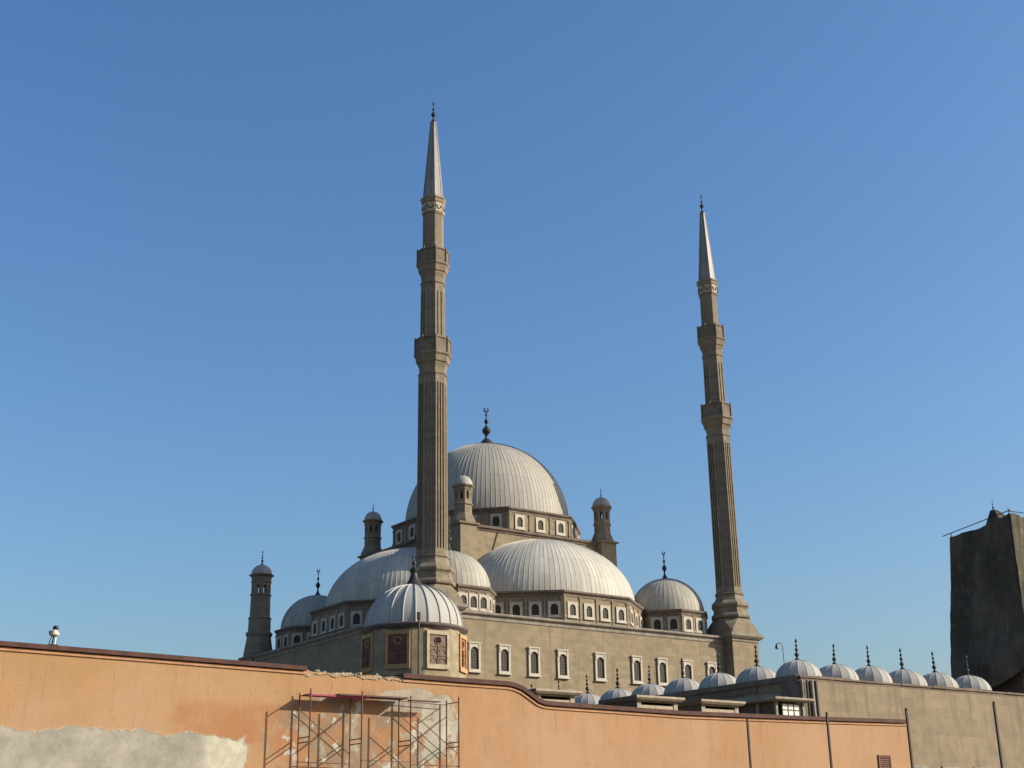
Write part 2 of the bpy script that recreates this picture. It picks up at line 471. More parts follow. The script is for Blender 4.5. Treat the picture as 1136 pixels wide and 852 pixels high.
def finial_mb(c, H, k=1.0, crescent=True, n=14):
    """turned finial: flared foot, big ball, smaller balls, crescent"""
    x, y, z = c
    P = [(.165, 0), (.15, .05), (.10, .10), (.06, .15), (.045, .20), (.04, .25), (.075, .30), (.12, .345), (.13, .38), (.11, .42), (.06, .465), (.03, .50), (.026, .54), (.05, .57), (.066, .60), (.05, .635), (.022, .67), (.018, .73), (.036, .755), (.036, .785), (.016, .81), (.012, .84)]
    m = MB()
    m.lathe((x, y), [(r * H * k, z + t * H) for r, t in P], n)
    if crescent:
        rr = .068 * H * max(k, .8); zc = z + .84 * H + rr
        pts = []
        for i in range(15):
            a = R(-90 + 150 * (i - 7) / 7)
            pts.append((x + rr * math.cos(a), y, zc + rr * math.sin(a)))
        m.tube(pts, [(.010 + .012 * math.sin(PI * i / 14)) * H for i in range(15)], 6)
    return m

def slim_finial_mb(c, H, k=1.0, n=10):
    x, y, z = c
    P = [(.16, 0), (.13, .06), (.06, .12), (.035, .17), (.085, .23), (.10, .28), (.085, .33), (.035, .38), (.03, .42), (.07, .47), (.075, .51), (.035, .56), (.025, .62), (.055, .66), (.055, .70), (.02, .745), (.016, .80), (.045, .84), (.055, .89), (.035, .94), (.008, 1.0)]
    m = MB(); m.lathe((x, y), [(r * H * k, z + t * H) for r, t in P], n); return m

def dome_mb(c, Rx, Ry, h, z0, nseg, nz=16, a0=None, a1=None, rib=0.0, ribw=.05, skirt=.0, t_end=PI / 2):
    """dome with raised standing seams; optional angular range"""
    m = MB(); full = a0 is None
    if full: a0, a1 = 0.0, 2 * PI
    angs = []
    da = (a1 - a0) / nseg
    for i in range(nseg):
        if rib:
            b = a0 + da * i
            angs += [(b, 1), (b + ribw * da, 1), (b + ribw * da * 1.35, 0), (b + da - ribw * da * .35, 0)]
        else: angs.append((a0 + da * i, 0))
    if not full: angs.append((a1, 0))
    ts = [t_end * i / nz for i in range(nz + 1)]
    rings = []
    if skirt: rings.append([((Rx + rib * k) * math.cos(a), (Ry + rib * k) * math.sin(a), -skirt) for a, k in angs])
    for t in ts:
        ct, st = math.cos(t), math.sin(t)
        q = min(1.0, ct * 3)
        rings.append([((Rx * ct + rib * k * q) * math.cos(a), (Ry * ct + rib * k * q) * math.sin(a), h * st + rib * k * q * st) for a, k in angs])
    n = len(angs)
    vs = [(c[0] + x, c[1] + y, z0 + z) for r in rings for x, y, z in r]
    fs = []
    for i in range(len(rings) - 1):
        for j in range(n if full else n - 1):
            a = i * n + j; b = i * n + (j + 1) % n
            fs.append((a, b, b + n, a + n))
    m.add(vs, fs)
    return m

def offset_poly(pts, d):
    """offset an anticlockwise convex polygon outward"""
    n = len(pts); out = []
    for i in range(n):
        p0 = Vector(pts[i - 1]); p1 = Vector(pts[i]); p2 = Vector(pts[(i + 1) % n])
        e1 = (p1 - p0).normalized(); e2 = (p2 - p1).normalized()
        n1 = Vector((e1.y, -e1.x)); n2 = Vector((e2.y, -e2.x))
        b = (n1 + n2); b = b / (1 + n1.dot(n2))
        out.append(tuple(p1 + b * d))
    return out

# ------------------------------------------------------------------ ground
gm = MB(); gm.add([(-6000, -6000, GZ), (6000, -6000, GZ), (6000, 6000, GZ), (-6000, 6000, GZ)], [(0, 1, 2, 3)])
structure(obj('ground', gm, M['sand']))

# ------------------------------------------------------------------ the mosque hall
CX, CY = 23.25, 22.65
hall = thing('mosque', 'domed limestone mosque hall with lead domes and turrets between the two minarets', 'mosque', (CX, CY, GZ))
FY = -.9; BY = 46.3; LX_, RX_ = -1.0, 47.0
ZC = 25.0
m = MB(); m.prism([(LX_, FY), (RX_, FY), (RX_, BY), (LX_, BY)], GZ, ZC)
obj('wall', m, M['hall_stone'], hall)
hp = [(LX_, FY), (RX_, FY), (RX_, BY), (LX_, BY)]
m = MB()
def moulding(m, pts, levels):
    m.rings([[(x, y, z) for x, y in offset_poly(pts, d)] for d, z in levels])
moulding(m, hp, [(.03, ZC - .45), (.10, ZC - .40), (.12, ZC - .1), (.26, ZC + .02), (.40, ZC + .12), (.46, ZC + .2), (.46, ZC + .36), (.34, ZC + .42)])
obj('cornice', m, M['cornice_pale'], hall)

# facade windows
win = make_window(hall, .55, 2.45, .80, 3.12, .28, depth=.20, crest=True, grid=(3, 7))
for wx in (0.9, 4.9, 9.0, 13.15, 17.3, 22.9, 28.6, 32.7, 36.9, 41.0):
    place(win, hall, (wx, FY - .002, 18.75), 0)
drop(win)

# central cube
cz0, cz1 = 25.2, 38.35
cube = [(11.1, 10.8), (34.9, 10.8), (34.9, 35.0), (11.1, 35.0)]
m = MB(); m.prism(cube, cz0, cz1)
for px, py in cube:
    m.box((px - 1.25 + (.0 if px > 20 else .0), py - 1.25, cz0), (px + 1.25, py + 1.25, cz1 - .004)) if False else None
obj('upper_wall', m, M['cube_stone'], hall)
m = MB(); moulding(m, cube, [(.02, cz1 - .25), (.12, cz1 - .2), (.15, cz1), (.38, cz1 + .1), (.42, cz1 + .38), (.2, cz1 + .44)])
obj('upper_cornice', m, M['cornice_dark'], hall)

m = MB(); m.tube([(16.6, 10.70, 38.2), (15.9, 10.72, 36.2), (14.9, 10.70, 33.6), (13.9, 10.72, 31.4)], .05, 6)
obj('cable', m, M['bronze'], hall)

# drums with windows
def drum(name, poly, z0, z1, wins, winobj, wz, pil=True, over=.32, mat='cube_stone'):
    m = MB(); m.prism(poly, z0, z1)
    dr = obj(name, m, M[mat], hall)
    c = MB(); moulding(c, poly, [(.02, z1 - .5), (.06, z1 - .46), (.06, z1 - .2), (.16, z1 - .12), (over, z1 + .02), (over, z1 + .22), (over - .12, z1 + .26)])
    obj('drum_cornice', c, M['cornice_dark'], dr)
    n = len(poly)
    for i, cnt in wins.items():
        a = Vector(poly[i]); b = Vector(poly[(i + 1) % n]); e = (b - a); L = e.length; e = e / L
        nrm = Vector((e.y, -e.x)); rz = math.atan2(nrm.y, nrm.x) + PI / 2
        for k in range(cnt):
            t = a + e * (L * (k + .5) / cnt)
            place(winobj, hall, (t.x + nrm.x * .002, t.y + nrm.y * .002, wz), rz)
        if pil:
            for k in range(cnt + 1):
                s = L * k / cnt
                s = min(max(s, .16), L - .16)
                q = a + e * s; p = MB()
                for (hw, d, za, zb) in ((.13, .10, z0, z1 - .52), (.19, .15, z1 - .72, z1 - .50), (.19, .15, wz - .05, wz + .25)):
                    c0 = q - e * hw; c1 = q + e * hw
                    o0 = c0 + nrm * d; o1 = c1 + nrm * d
                    p.hexa([(o0.x, o0.y, za), (o1.x, o1.y, za), (c1.x, c1.y, za), (c0.x, c0.y, za)], [(o0.x, o0.y, zb), (o1.x, o1.y, zb), (c1.x, c1.y, zb), (c0.x, c0.y, zb)])
                obj('pilaster', p, M['trim_stone'], dr)
    return dr

def octo(c, a):
    r = a / math.cos(PI / 8)
    return [(c[0] + r * math.cos(PI / 8 + PI / 4 * k - PI / 2 - PI / 4), c[1] + r * math.sin(PI / 8 + PI / 4 * k - PI / 2 - PI / 4)) for k in range(8)]
# octo(): edge 0 faces -Y, then +X-Y, +X ... edge 7 faces -X-Y

W1 = make_window(hall, .44, 1.30, .76, 1.86, .26, depth=.14, grid=(3, 4))
W2 = make_window(hall, .44, 1.28, .74, 1.90, .28, depth=.14, grid=(3, 4))
# main drum
drum('main_drum', octo((CX, CY), 12.0), 38.6, 41.45, {0: 3, 1: 3, 7: 3, 6: 3, 5: 3, 2: 3}, W2, 38.95)
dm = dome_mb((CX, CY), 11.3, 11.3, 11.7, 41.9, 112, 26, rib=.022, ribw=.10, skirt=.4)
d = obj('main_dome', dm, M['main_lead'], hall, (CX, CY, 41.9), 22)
fm = finial_mb((CX, CY, 53.55), 6.05, .80)
fm.lathe((CX, CY), [(1.15, 53.3), (1.08, 53.65), (.85, 54.1), (.55, 54.45), (.40, 54.6)], 16)
obj('finial', fm, M['bronze'], d)

# half domes and their drums (front, left, right; each against the upper wall)
def half(poly, c, Rx, Ry, h, wins, mid):
    drum('half_dome_drum', poly, 25.3, 28.95, wins, W1, 26.0)
    a = mid
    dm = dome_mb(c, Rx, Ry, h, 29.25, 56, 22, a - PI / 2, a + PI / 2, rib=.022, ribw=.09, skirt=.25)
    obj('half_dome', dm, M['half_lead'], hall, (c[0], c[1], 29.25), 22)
half([(18.2, -.35), (28.2, -.35), (37.3, 6.6), (37.3, 10.79), (9.3, 10.79), (9.3, 6.6)], (23.6, 10.81), 12.3, 10.75, 8.5, {0: 4, 1: 4, 5: 5}, -PI / 2)
half([(-.35, 28.1), (-.35, 18.9), (6.6, 11.4), (11.09, 11.4), (11.09, 36.6), (6.6, 36.6)], (11.11, 23.2), 10.75, 11.4, 8.3, {0: 4, 1: 4, 5: 4}, PI)
half([(46.35, 18.2), (46.35, 28.2), (39.4, 36.4), (34.91, 36.4), (34.91, 10.0), (39.4, 10.0)], (34.89, 23.2), 10.75, 11.6, 8.4, {0: 4}, 0.0)
half([(28.2, 46.1), (18.2, 46.1), (9.3, 39.4), (9.3, 35.01), (37.3, 35.01), (37.3, 39.4)], (23.2, 34.99), 12.0, 10.75, 8.4, {}, PI / 2)

# corner domes
for i, (x, y) in enumerate(((6.2, 6.1), (40.2, 5.9), (6.4, 39.7), (40.0, 39.9))):
    wins = [{0: 3, 1: 2}, {0: 2, 7: 2, 1: 2}, {6: 2, 7: 2, 5: 2}, {2: 2, 1: 2}][i]
    drum('corner_drum', octo((x, y), 5.0), 25.3, 28.55, wins, W1, 26.0, True, .28)
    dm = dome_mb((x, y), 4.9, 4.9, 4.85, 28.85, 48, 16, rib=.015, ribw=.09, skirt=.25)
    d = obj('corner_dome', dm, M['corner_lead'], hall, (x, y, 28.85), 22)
    obj('finial', finial_mb((x, y, 33.62), 4.0, .62), M['bronze'], d)
drop(W1); drop(W2)

# turrets
def turret(c, zs, r, pier=None, H=1.3, parent=hall, mat='minaret_stone', tall=False):
    """zs: base, flare top, ring, belfry floor, belfry top, eave, dome top"""
    zb, zf, zr, zo0, zo1, ze, zt = zs
    x, y = c; rr = r / math.cos(PI / 8)
    m = MB()
    sq = [(1, .8), (.8, 1), (-.8, 1), (-1, .8), (-1, -.8), (-.8, -1), (.8, -1), (1, -.8)]
    if tall:
        prof = [(1.52, zb), (1.49, zb + .5), (1.22, zf), (1.34, zf + .25), (1.36, zf + .55), (1.14, zf + .8), (1.12, zr - .1), (1.2, zr), (1.2, zr + .15), (1.04, zr + .3), (1.0, zo0 - .35), (1.1, zo0 - .28), (1.1, zo0 - .1), (1.0, zo0)]
    else:
        prof = [(1.45, zb), (1.40, zb + .25), (1.05, zf), (1.0, zf + .1), (.97, zr - .08), (1.1, zr), (1.1, zr + .16), (.98, zr + .24), (.98, zo0)]
    m.lathe(c, [(rr * k, z) for k, z in prof], 8, PI / 8)
    # belfry posts leave the openings clear
    for k in range(8):
        a = PI / 8 + PI / 4 * k
        ro, ri = rr * .99, rr * .66
        w = .30
        p = []
        for (q, s) in ((ro, 0), (None, w), (None, w), (ri, 0), (None, -w), (None, -w)): pass
        A = Vector((x + ro * math.cos(a), y + ro * math.sin(a)))
        L0 = Vector((x + ro * math.cos(a - PI / 4), y + ro * math.sin(a - PI / 4))); R0 = Vector((x + ro * math.cos(a + PI / 4), y + ro * math.sin(a + PI / 4)))
        pl = A.lerp(L0, w); pr = A.lerp(R0, w)
        il = Vector((x, y)).lerp(pl, .68); ir = Vector((x, y)).lerp(pr, .68); ia = Vector((x, y)).lerp(A, .68)
        m.prism([tuple(pl), tuple(A), tuple(pr), tuple(ir), tuple(ia), tuple(il)], zo0 - .002, zo1 + .002)
    h_ = zo1 + (ze - zo1) * .35
    m.lathe(c, [(rr * .98, zo1), (rr * 1.0, h_ - .1), (rr * 1.08, h_), (rr * 1.08, h_ + .1), (rr * 1.0, h_ + .14), (rr * 1.05, ze - .25), (rr * 1.26, ze - .06), (rr * 1.30, ze), (rr * 1.30, ze + .08), (rr * 1.1, ze + .1)], 8, PI / 8)
    t = obj('turret', m, M[mat], parent, (x, y, zb))
    R_ = r * 1.18
    dd = MB(); hh = zt - ze - .05
    dd.lathe(c, [(R_ * math.cos(q), ze + .06 + hh * math.sin(q)) for q in [R(90) * i / 10 for i in range(11)]], 24)
    obj('turret_dome', dd, M['turret_lead'], t, (x, y, ze), 40)
    obj('turret_finial', slim_finial_mb((x, y, zt - .05), H, .8), M['bronze'], t)
    if pier:
        hw, z0, z1 = pier
        b = MB(); b.box((x - hw, y - hw, z0), (x + hw, y + hw, z1 - .3))
        sqp = [(x - hw, y - hw), (x + hw, y - hw), (x + hw, y + hw), (x - hw, y + hw)]
        moulding(b, sqp, [(.0, z1 - .301), (.25, z1 - .22), (.30, z1), (.1, z1 + .03)])
        obj('turret_pier', b, M['cube_stone'], t)
for x, y in ((11.9, 11.6), (34.0, 11.0), (11.75, 34.1), (34.3, 34.3)):
    turret((x, y), (38.8, 40.0, 41.2, 41.9, 42.9, 43.65, 45.1), 1.06, (1.25, 25.3, 38.83))
for x, y in ((.35, 45.0), (45.65, 45.0)):
    turret((x, y), (25.4, 28.2, 30.7, 34.2, 35.3, 36.75, 38.3), 1.24, (1.75, GZ, 25.47), 2.1, tall=True)

# ------------------------------------------------------------------ minarets
def minaret(x0, y0, label):
    t = thing('minaret', label, 'minaret', (x0, y0, GZ), 'twin minarets at the front corners of the mosque')
    c = (x0, y0); rot = PI / 8
    sq = lambda h, k, z: [(x0 + sx * h, y0 + sy * h, z) for sx, sy in ((1, k), (k, 1), (-k, 1), (-1, k), (-1, -k), (-k, -1), (k, -1), (1, -k))]
    m = MB(); m.box((x0 - 2.3, y0 - 2.3, GZ), (x0 + 2.3, y0 + 2.3, 25.0))
    pl = obj('pier', m, M['hall_stone'], t)
    cs = [(x0 - 2.3, y0 - 2.3), (x0 + 2.3, y0 - 2.3), (x0 + 2.3, y0 + 2.3), (x0 - 2.3, y0 + 2.3)]
    m = MB(); moulding(m, cs, [(.02, 24.7), (.12, 24.8), (.14, 25.05), (.35, 25.15), (.60, 25.42), (.62, 25.75), (.34, 25.85)])
    obj('pier_cornice', m, M['cornice_pale'], pl)
    # broached base: square to octagon, then mouldings
    m = MB()
    oc = lambda r, z: [(x0 + r * math.cos(rot + PI / 4 * j), y0 + r * math.sin(rot + PI / 4 * j), z) for j in range(8)]
    rings = [sq(2.55, .93, 25.8), sq(2.5, .9, 26.35), sq(2.42, .62, 27.2), oc(2.35, 27.85)]
    m.rings(rings)
    m.lathe(c, [(2.36, 27.85), (2.62, 27.93), (2.68, 28.1), (2.62, 28.32), (2.45, 28.42), (2.34, 28.6), (2.30, 29.1), (2.40, 29.3), (2.56, 29.45), (2.56, 29.75), (2.4, 29.95), (2.05, 30.25), (1.88, 30.7), (1.86, 31.0), (1.98, 31.05), (1.98, 31.2), (1.84, 31.26)], 8, rot)
    obj('base', m, M['minaret_stone'], t)
    # fluted shaft: eight faces, each with raised ribs
    def shaft(name, prof, ribs, mat):
        m = MB(); m.lathe(c, prof, 8, rot)
        ap = math.cos(PI / 8)
        for (za, ra), (zb, rb), offs, w, dp in ribs:
            for k in range(8):
                a = PI / 4 * k; nx, ny = math.cos(a), math.sin(a); tx, ty = -ny, nx
                dpk = dp if k % 2 == 0 else dp * .3
                for s in offs:
                    b = []; tp = []
                    for lst, z, r in ((b, za, ra), (tp, zb, rb)):
                        sd = r * ap; s0, s1 = (s - w) * r, (s + w) * r
                        for ss, d in ((s0, -.05), (s1, -.05), (s1, dpk), (s0, dpk)):
                            lst.append((x0 + nx * (sd + d) + tx * ss, y0 + ny * (sd + d) + ty * ss, z))
                    # order so faces look outward
                    m.hexa([b[3], b[2], b[1], b[0]][::-1], [tp[3], tp[2], tp[1], tp[0]][::-1])
        return obj(name, m, M[mat], t)
    offs = (-.335, -.115, .115, .335)
    shaft('shaft', [(1.66, 31.2), (1.56, 52.6)], [((31.25, 1.665), (32.0, 1.66), (0,), .40, .16), ((32.0, 1.66), (51.6, 1.575), offs, .050, .17), ((51.6, 1.575), (52.6, 1.57), (0,), .40, .16)], 'minaret_stone')
    def balcony(name, z0, rs, H0, rtop, par):
        m = MB()
        m.lathe(c, [(rs, z0), (rs * 1.10, z0 + .1), (rs * 1.10, z0 + .28), (rs * 1.0, z0 + .34), (rs * 1.02, z0 + .9), (rs * 1.12, z0 + 1.35), (rs * 1.14, z0 + 1.5), (rs * 1.24, z0 + 1.62), (rs * 1.26, z0 + 1.8), (rtop * .93, z0 + 2.1), (rtop * .95, z0 + 2.3), (rtop * 1.04, z0 + 2.5), (rtop * 1.04, z0 + 2.68), (rtop * .97, z0 + 2.72)], 8, rot)
        b = obj(name, m, M['minaret_stone'], t)
        p = MB(); zb = z0 + 2.72; zt = zb + par
        # parapet: ring wall with coping and corner posts
        ro, ri = rtop, rtop - .16
        rings = [[(x0 + r * math.cos(rot + PI / 4 * j), y0 + r * math.sin(rot + PI / 4 * j), z) for j in range(8)] for r, z in ((ro * .95, zb), (ro * .95, zt - .16), (ro, zt - .14), (ro, zt), (ri * .95, zt), (ri * .93, zb))]
        p.rings(rings, False, False)
        for j in range(8):
            a = rot + PI / 4 * j
            p.lathe((x0 + ro * .955 * math.cos(a), y0 + ro * .955 * math.sin(a)), [(.13, zb), (.13, zt + .12), (.04, zt + .26)], 6)
        obj('parapet', p, M['parapet_stone'], b)
    balcony('balcony', 52.6, 1.60, 0, 2.22, 1.85)
    shaft('upper_shaft', [(1.46, 55.2), (1.38, 64.2)], [((57.0, 1.445), (57.6, 1.44), (0,), .40, .08), ((57.6, 1.44), (63.2, 1.39), (-.32, .32), .075, .09), ((57.6, 1.44), (63.2, 1.39), (0,), .10, .09), ((63.2, 1.39), (64.2, 1.385), (0,), .40, .08)], 'minaret_stone')
    balcony('balcony', 64.2, 1.42, 0, 2.0, 1.75)
    m = MB(); m.lathe(c, [(1.31, 66.9), (1.27, 73.4), (1.36, 73.5), (1.36, 73.62), (1.28, 73.66)], 8, rot)
    obj('neck', m, M['minaret_stone'], t)
    m = MB(); m.lathe(c, [(1.38, 73.66), (1.38, 75.0), (1.48, 75.1), (1.50, 75.45), (1.62, 75.56), (1.60, 75.75), (1.2, 75.85)], 8, rot)
    col_ = obj('collar', m, M['white_frame'] if False else M['trim_stone'], t)
    # swags on each face of the collar
    s = MB(); ap = 1.38 * math.cos(PI / 8)
    for k in range(8):
        a = PI / 4 * k; nx, ny = math.cos(a), math.sin(a); tx, ty = -ny, nx
        b0 = .43
        q = [(-b0, 73.72), (b0, 73.72), (b0, 74.98), (-b0, 74.98)]
        d0, d1 = ap - .02, ap + .05
        s.hexa([(x0 + nx * d + tx * u, y0 + ny * d + ty * u, 73.75) for u, d in ((-b0, d0), (-b0, d1), (b0, d1), (b0, d0))][::-1], [(x0 + nx * d + tx * u, y0 + ny * d + ty * u, 74.95) for u, d in ((-b0, d0), (-b0, d1), (b0, d1), (b0, d0))][::-1])
    obj('collar_panel', s, M['cream_frame'], col_)
    s = MB()
    for k in range(8):
        a = PI / 4 * k; nx, ny = math.cos(a), math.sin(a); tx, ty = -ny, nx
        pts = []
        for i in range(9):
            u = -.33 + .66 * i / 8; zz = 74.72 - .62 * math.sqrt(max(0, 1 - (u / .34) ** 2))
            pts.append((x0 + nx * (ap + .07) + tx * u, y0 + ny * (ap + .07) + ty * u, zz))
        s.tube(pts, .065, 6)
    obj('collar_swag', s, M['bronze'], col_)
    m = MB(); m.lathe(c, [(1.30, 75.82), (1.24, 76.1), (.38, 86.3), (.44, 86.4), (.44, 86.55), (.2, 86.7)], 8, rot)
    for k in range(8):
        a = rot + PI / 4 * k
        P0 = Vector((x0 + 1.25 * math.cos(a), y0 + 1.25 * math.sin(a), 76.1)); P1 = Vector((x0 + .39 * math.cos(a), y0 + .39 * math.sin(a), 86.3))
        m.tube([P0, P1], .035, 5)
    sp = obj('spire', m, M['spire_lead'], t, (x0, y0, 76))
    obj('finial', finial_mb((x0, y0, 86.55), 3.2, .75), M['bronze'], sp)
    return t
minaret(0, 0, 'nearer and taller-looking stone minaret, in front of the left half dome')
minaret(46, 0, 'farther leaning-looking stone minaret at the right end of the windowed facade')

# ------------------------------------------------------------------ courtyard arcade with small domes
court = thing('courtyard_arcade', 'long plain stone courtyard wing with a row of small grey domes along its roof', 'courtyard wing', (23, -28, GZ))
CT = 11.75
m = MB()
m.box((-2.2, -55.2, GZ), (48.2, -50.6, CT)); m.box((-2.2, -50.59, GZ), (2.4, -2.32, CT)); m.box((43.6, -50.59, GZ), (48.2, -2.32, CT))
obj('wall', m, M['court_stone'], court)
m = MB()
m.box((-2.2, -55.21, CT - .01), (48.2, -50.6, CT + .18))
cp = [(-2.2, -55.2), (48.2, -55.2), (48.2, -50.6), (2.4, -50.6), (2.4, -2.32), (-2.2, -2.32)]
def strip(m, a, b, z0, z1, out, inn):
    """coping strip along a wall top from a to b; outward on the right-hand side"""
    a = Vector(a); b = Vector(b); e = (b - a).normalized(); n = Vector((e.y, -e.x))
    p = [a + n * out, b + n * out, b - n * inn, a - n * inn]
    m.hexa([(q.x, q.y, z0) for q in p], [(q.x, q.y, z1) for q in p])
segs = 26
for i in range(segs):     # slightly uneven coping stones along the front
    xa = -2.35 + 50.7 * i / segs; xb = -2.35 + 50.7 * (i + 1) / segs
    jz = random.uniform(-.06, .06)
    strip(m, (xa + .01, -55.2), (xb - .01, -55.2), CT + .17, CT + .34 + jz, .10 + random.uniform(0, .05), 4.5)
obj('roof_edge', m, M['cornice_dark'], court)
m = MB()
strip(m, (-2.2, -2.4), (-2.2, -50.7), CT - .55, CT - .02, .10, .5)
strip(m, (-2.2, -2.4), (-2.2, -55.0), CT - .019, CT + .38, .26, 4.5)
obj('side_cornice', m, M['cornice_dark'], court)
m = MB(); m.box((-2.32, -53.2, 2.0), (-2.19, -5.0, CT - .75))
for i in range(14): m.box((-2.36, -52.9 + i * 3.4, 2.0), (-2.32, -52.75 + i * 3.4, CT - .75))
obj('plaster_panel', m, M['grey_plaster'], court)
m = MB(); m.box((-2.48, -55.25, GZ), (-2.18, -53.35, CT - .03)); obj('corner_pier', m, M['cornice_dark'], court)
for i, (px, r_, mt) in enumerate(((-2.3, .10, 'pipe'), (-1.75, .09, 'pipe_dark'), (-1.25, .16, 'pipe'), (-.8, .14, 'pipe_dark'))):
    q = MB(); jx = random.uniform(-.06, .06)
    q.tube([(px, -55.42, GZ), (px + jx, -55.44, 4), (px - jx, -55.40, 8), (px, -55.38, CT - .05)], r_, 8)
    obj('drainpipe', q, M[mt], court, smooth=60)
cw = make_window(court, .85, 2.3, 1.12, 2.75, .25, depth=.12, arched=False, grid=(3, 5), frame_mat='cornice_pale')
for wx in (10.3, 14.4, 18.5, 22.6): place(cw, court, (wx, -55.202, 5.78 - 2.75), 0)
drop(cw)
def small_dome(x, y, shaded=False):
    dm = dome_mb((x, y), 1.80, 1.80, 1.42, 12.15, 16, 10, rib=.012, ribw=.07, skirt=.35)
    d = obj('dome', dm, M['small_lead'], court, (x, y, 12.15), 22)
    f = obj('finial', slim_finial_mb((x, y, 13.5), 1.8 * random.uniform(.95, 1.04), random.uniform(.95, 1.12)), M['bronze'], d, (x, y, 13.5))
    f.rotation_euler = (random.uniform(-.035, .035), random.uniform(-.035, .035), 0)
    d.rotation_euler = (0, 0, random.uniform(0, .39)); k_ = random.uniform(.97, 1.03); d.scale = (k_, k_, random.uniform(.96, 1.04))
for k in range(12): small_dome(0.0, -53 + 4.345 * k)
for x in (4.25, 8.4, 12.55, 16.75, 21.2, 39.5, 44.0): small_dome(x, -53)

# street lamp on the roof
lt = thing('lamp_post', 'thin curved-neck lamp post behind the small dome at the courtyard corner', 'lamp', (2.2, -49.6, 12.13))
y_ = -49.6
m = MB(); m.tube([(2.2, y_, 12.13), (2.17, y_, 14.3), (2.13, y_, 15.3)], .032, 8)
m.tube([(2.13, y_, 15.3), (2.03, y_ + .06, 15.46), (1.9, y_ + .16, 15.5), (1.78, y_ + .25, 15.42)], .035, 6)
m.lathe((2.2, y_), [(.12, 12.13), (.12, 12.2), (.06, 12.28)], 10)
obj('pole', m, M['lamp_metal'], lt, smooth=50)
m = MB(); m.lathe((1.76, y_ + .26), [(.16, 15.06), (.15, 15.14), (.11, 15.34), (.04, 15.44)], 12)
h = obj('lamp_head', m, M['lamp_metal'], lt, smooth=50)
m = MB(); m.lathe((1.76, y_ + .26), [(.05, 14.98), (.12, 15.02), (.13, 15.058)], 12); obj('lens', m, M['lamp_glass'], h, smooth=50)

# ------------------------------------------------------------------ wrapped clock tower
tw = thing('clock_tower', 'dark square tower wrapped in brown scaffold netting at the right edge', 'tower', (35, -48.4, GZ))
m = MB(); m.box((32.5, -50.7, GZ), (37.7, -46.0, 24.5)); obj('masonry', m, M['tower_brick'], tw)
m = MB()
m.lathe((35.0, -48.4), [(1.9, 24.5), (1.7, 26.3), (1.8, 26.5), (.9, 27.6), (.35, 28.6), (.14, 29.6), (.08, 30.8)], 12); obj('cupola', m, M['cornice_dark'], tw)
obj('finial', finial_mb((35.0, -48.4, 30.75), 1.35, .6), M['bronze'], tw)
def net_sheet():
    """cloth tube hung round the scaffold: sagging, gathered, ragged foot"""
    rnd = random.Random(3)
    ctr = Vector((35.1, -48.4)); nu, nv = 168, 76
    ph = [rnd.uniform(0, 6.28) for _ in range(12)]
    vs = []; fs = []
    corners = [(31.75, -52.35), (38.6, -52.35), (38.6, -45.3), (31.75, -45.3)]
    tops = [29.45, 29.75, 29.0, 28.5]
    for j in range(nv + 1):
        t = j / nv
        for i in range(nu):
            s = i / nu * 4; k = int(s) % 4; q = s - int(s)
            A = Vector(corners[k]); B = Vector(corners[(k + 1) % 4])
            p = A.lerp(B, q)
            e = (B - A).normalized(); n = Vector((e.y, -e.x))
            sag = math.sin(PI * q)
            top = tops[k] * (1 - q) + tops[(k + 1) % 4] * q - .18 * sag ** 2 + .06 * math.sin(17 * q + k)
            bot = 15.3 - 1.6 * math.sin(PI * q) * (1 if k in (0, 3) else .3) + .5 * math.sin(5 * q + ph[k]) 
            if k == 3: bot = 12.7 + 2.9 * q - .5 * sag
            z = top + (bot - top) * t
            edge = min(1.0, 6 * min(q, 1 - q)) 
            w = -.16 * sag * (.4 + .6 * abs(math.sin(t * PI * 4))) + .05 * math.sin(22 * q + ph[4] + 3 * t) * (.3 + t) + .05 * math.sin(9 * q - 11 * t + ph[5]) + .03 * math.sin(41 * q + 7 * t)
            w += .05 * math.sin(13 * q + 17 * t + ph[6]) * math.sin(23 * t + 5 * q + ph[7]) + .035 * math.sin(31 * q - 9 * t + ph[8]) + .03 * math.sin(57 * q + 13 * t + ph[9]) + .04 * math.sin(37 * t + 4 * math.sin(6 * q + ph[10]))
            w = w * (.25 + .75 * edge) + rnd.uniform(-.012, .012)
            belly = .75 * math.exp(-((t - .86) / .09) ** 2) * sag * (1.0 if k in (0, 3) else .3)
            far = (q if k == 2 else 1 - q if k == 3 else 0.0)
            taper = -1.25 * t * far + .1 * t
            p = p + n * (w + belly) + (ctr - p).normalized() * taper * 1.4
            vs.append((p.x, p.y, z))
    for j in range(nv):
        for i in range(nu):
            a = j * nu + i; b = j * nu + (i + 1) % nu
            fs.append((a, a + nu, b + nu, b))
    # draped top, rising to the cupola
    k0 = len(vs); rows = 6
    for r_ in range(1, rows + 1):
        t = r_ / rows
        for i in range(nu):
            x, y, z = vs[i]
            p = Vector((x, y)).lerp(Vector((35.0, -48.4)), t * .93)
            zz = z + (31.0 - z) * t ** 8 + (.55 * t * (1 - t ** 6)) - .12 * math.sin(PI * t)
            vs.append((p.x, p.y, zz))
    for r_ in range(rows):
        b0 = 0 if r_ == 0 else k0 + (r_ - 1) * nu; b1 = k0 + r_ * nu
        for i in range(nu):
            fs.append((b0 + i, b0 + (i + 1) % nu, b1 + (i + 1) % nu, b1 + i))
    m = MB(); m.add(vs, fs); return m
net = obj('netting', net_sheet(), M['net'], tw, smooth=80)
sm_ = net.modifiers.new('thick', 'SOLIDIFY'); sm_.thickness = .03
m = MB()
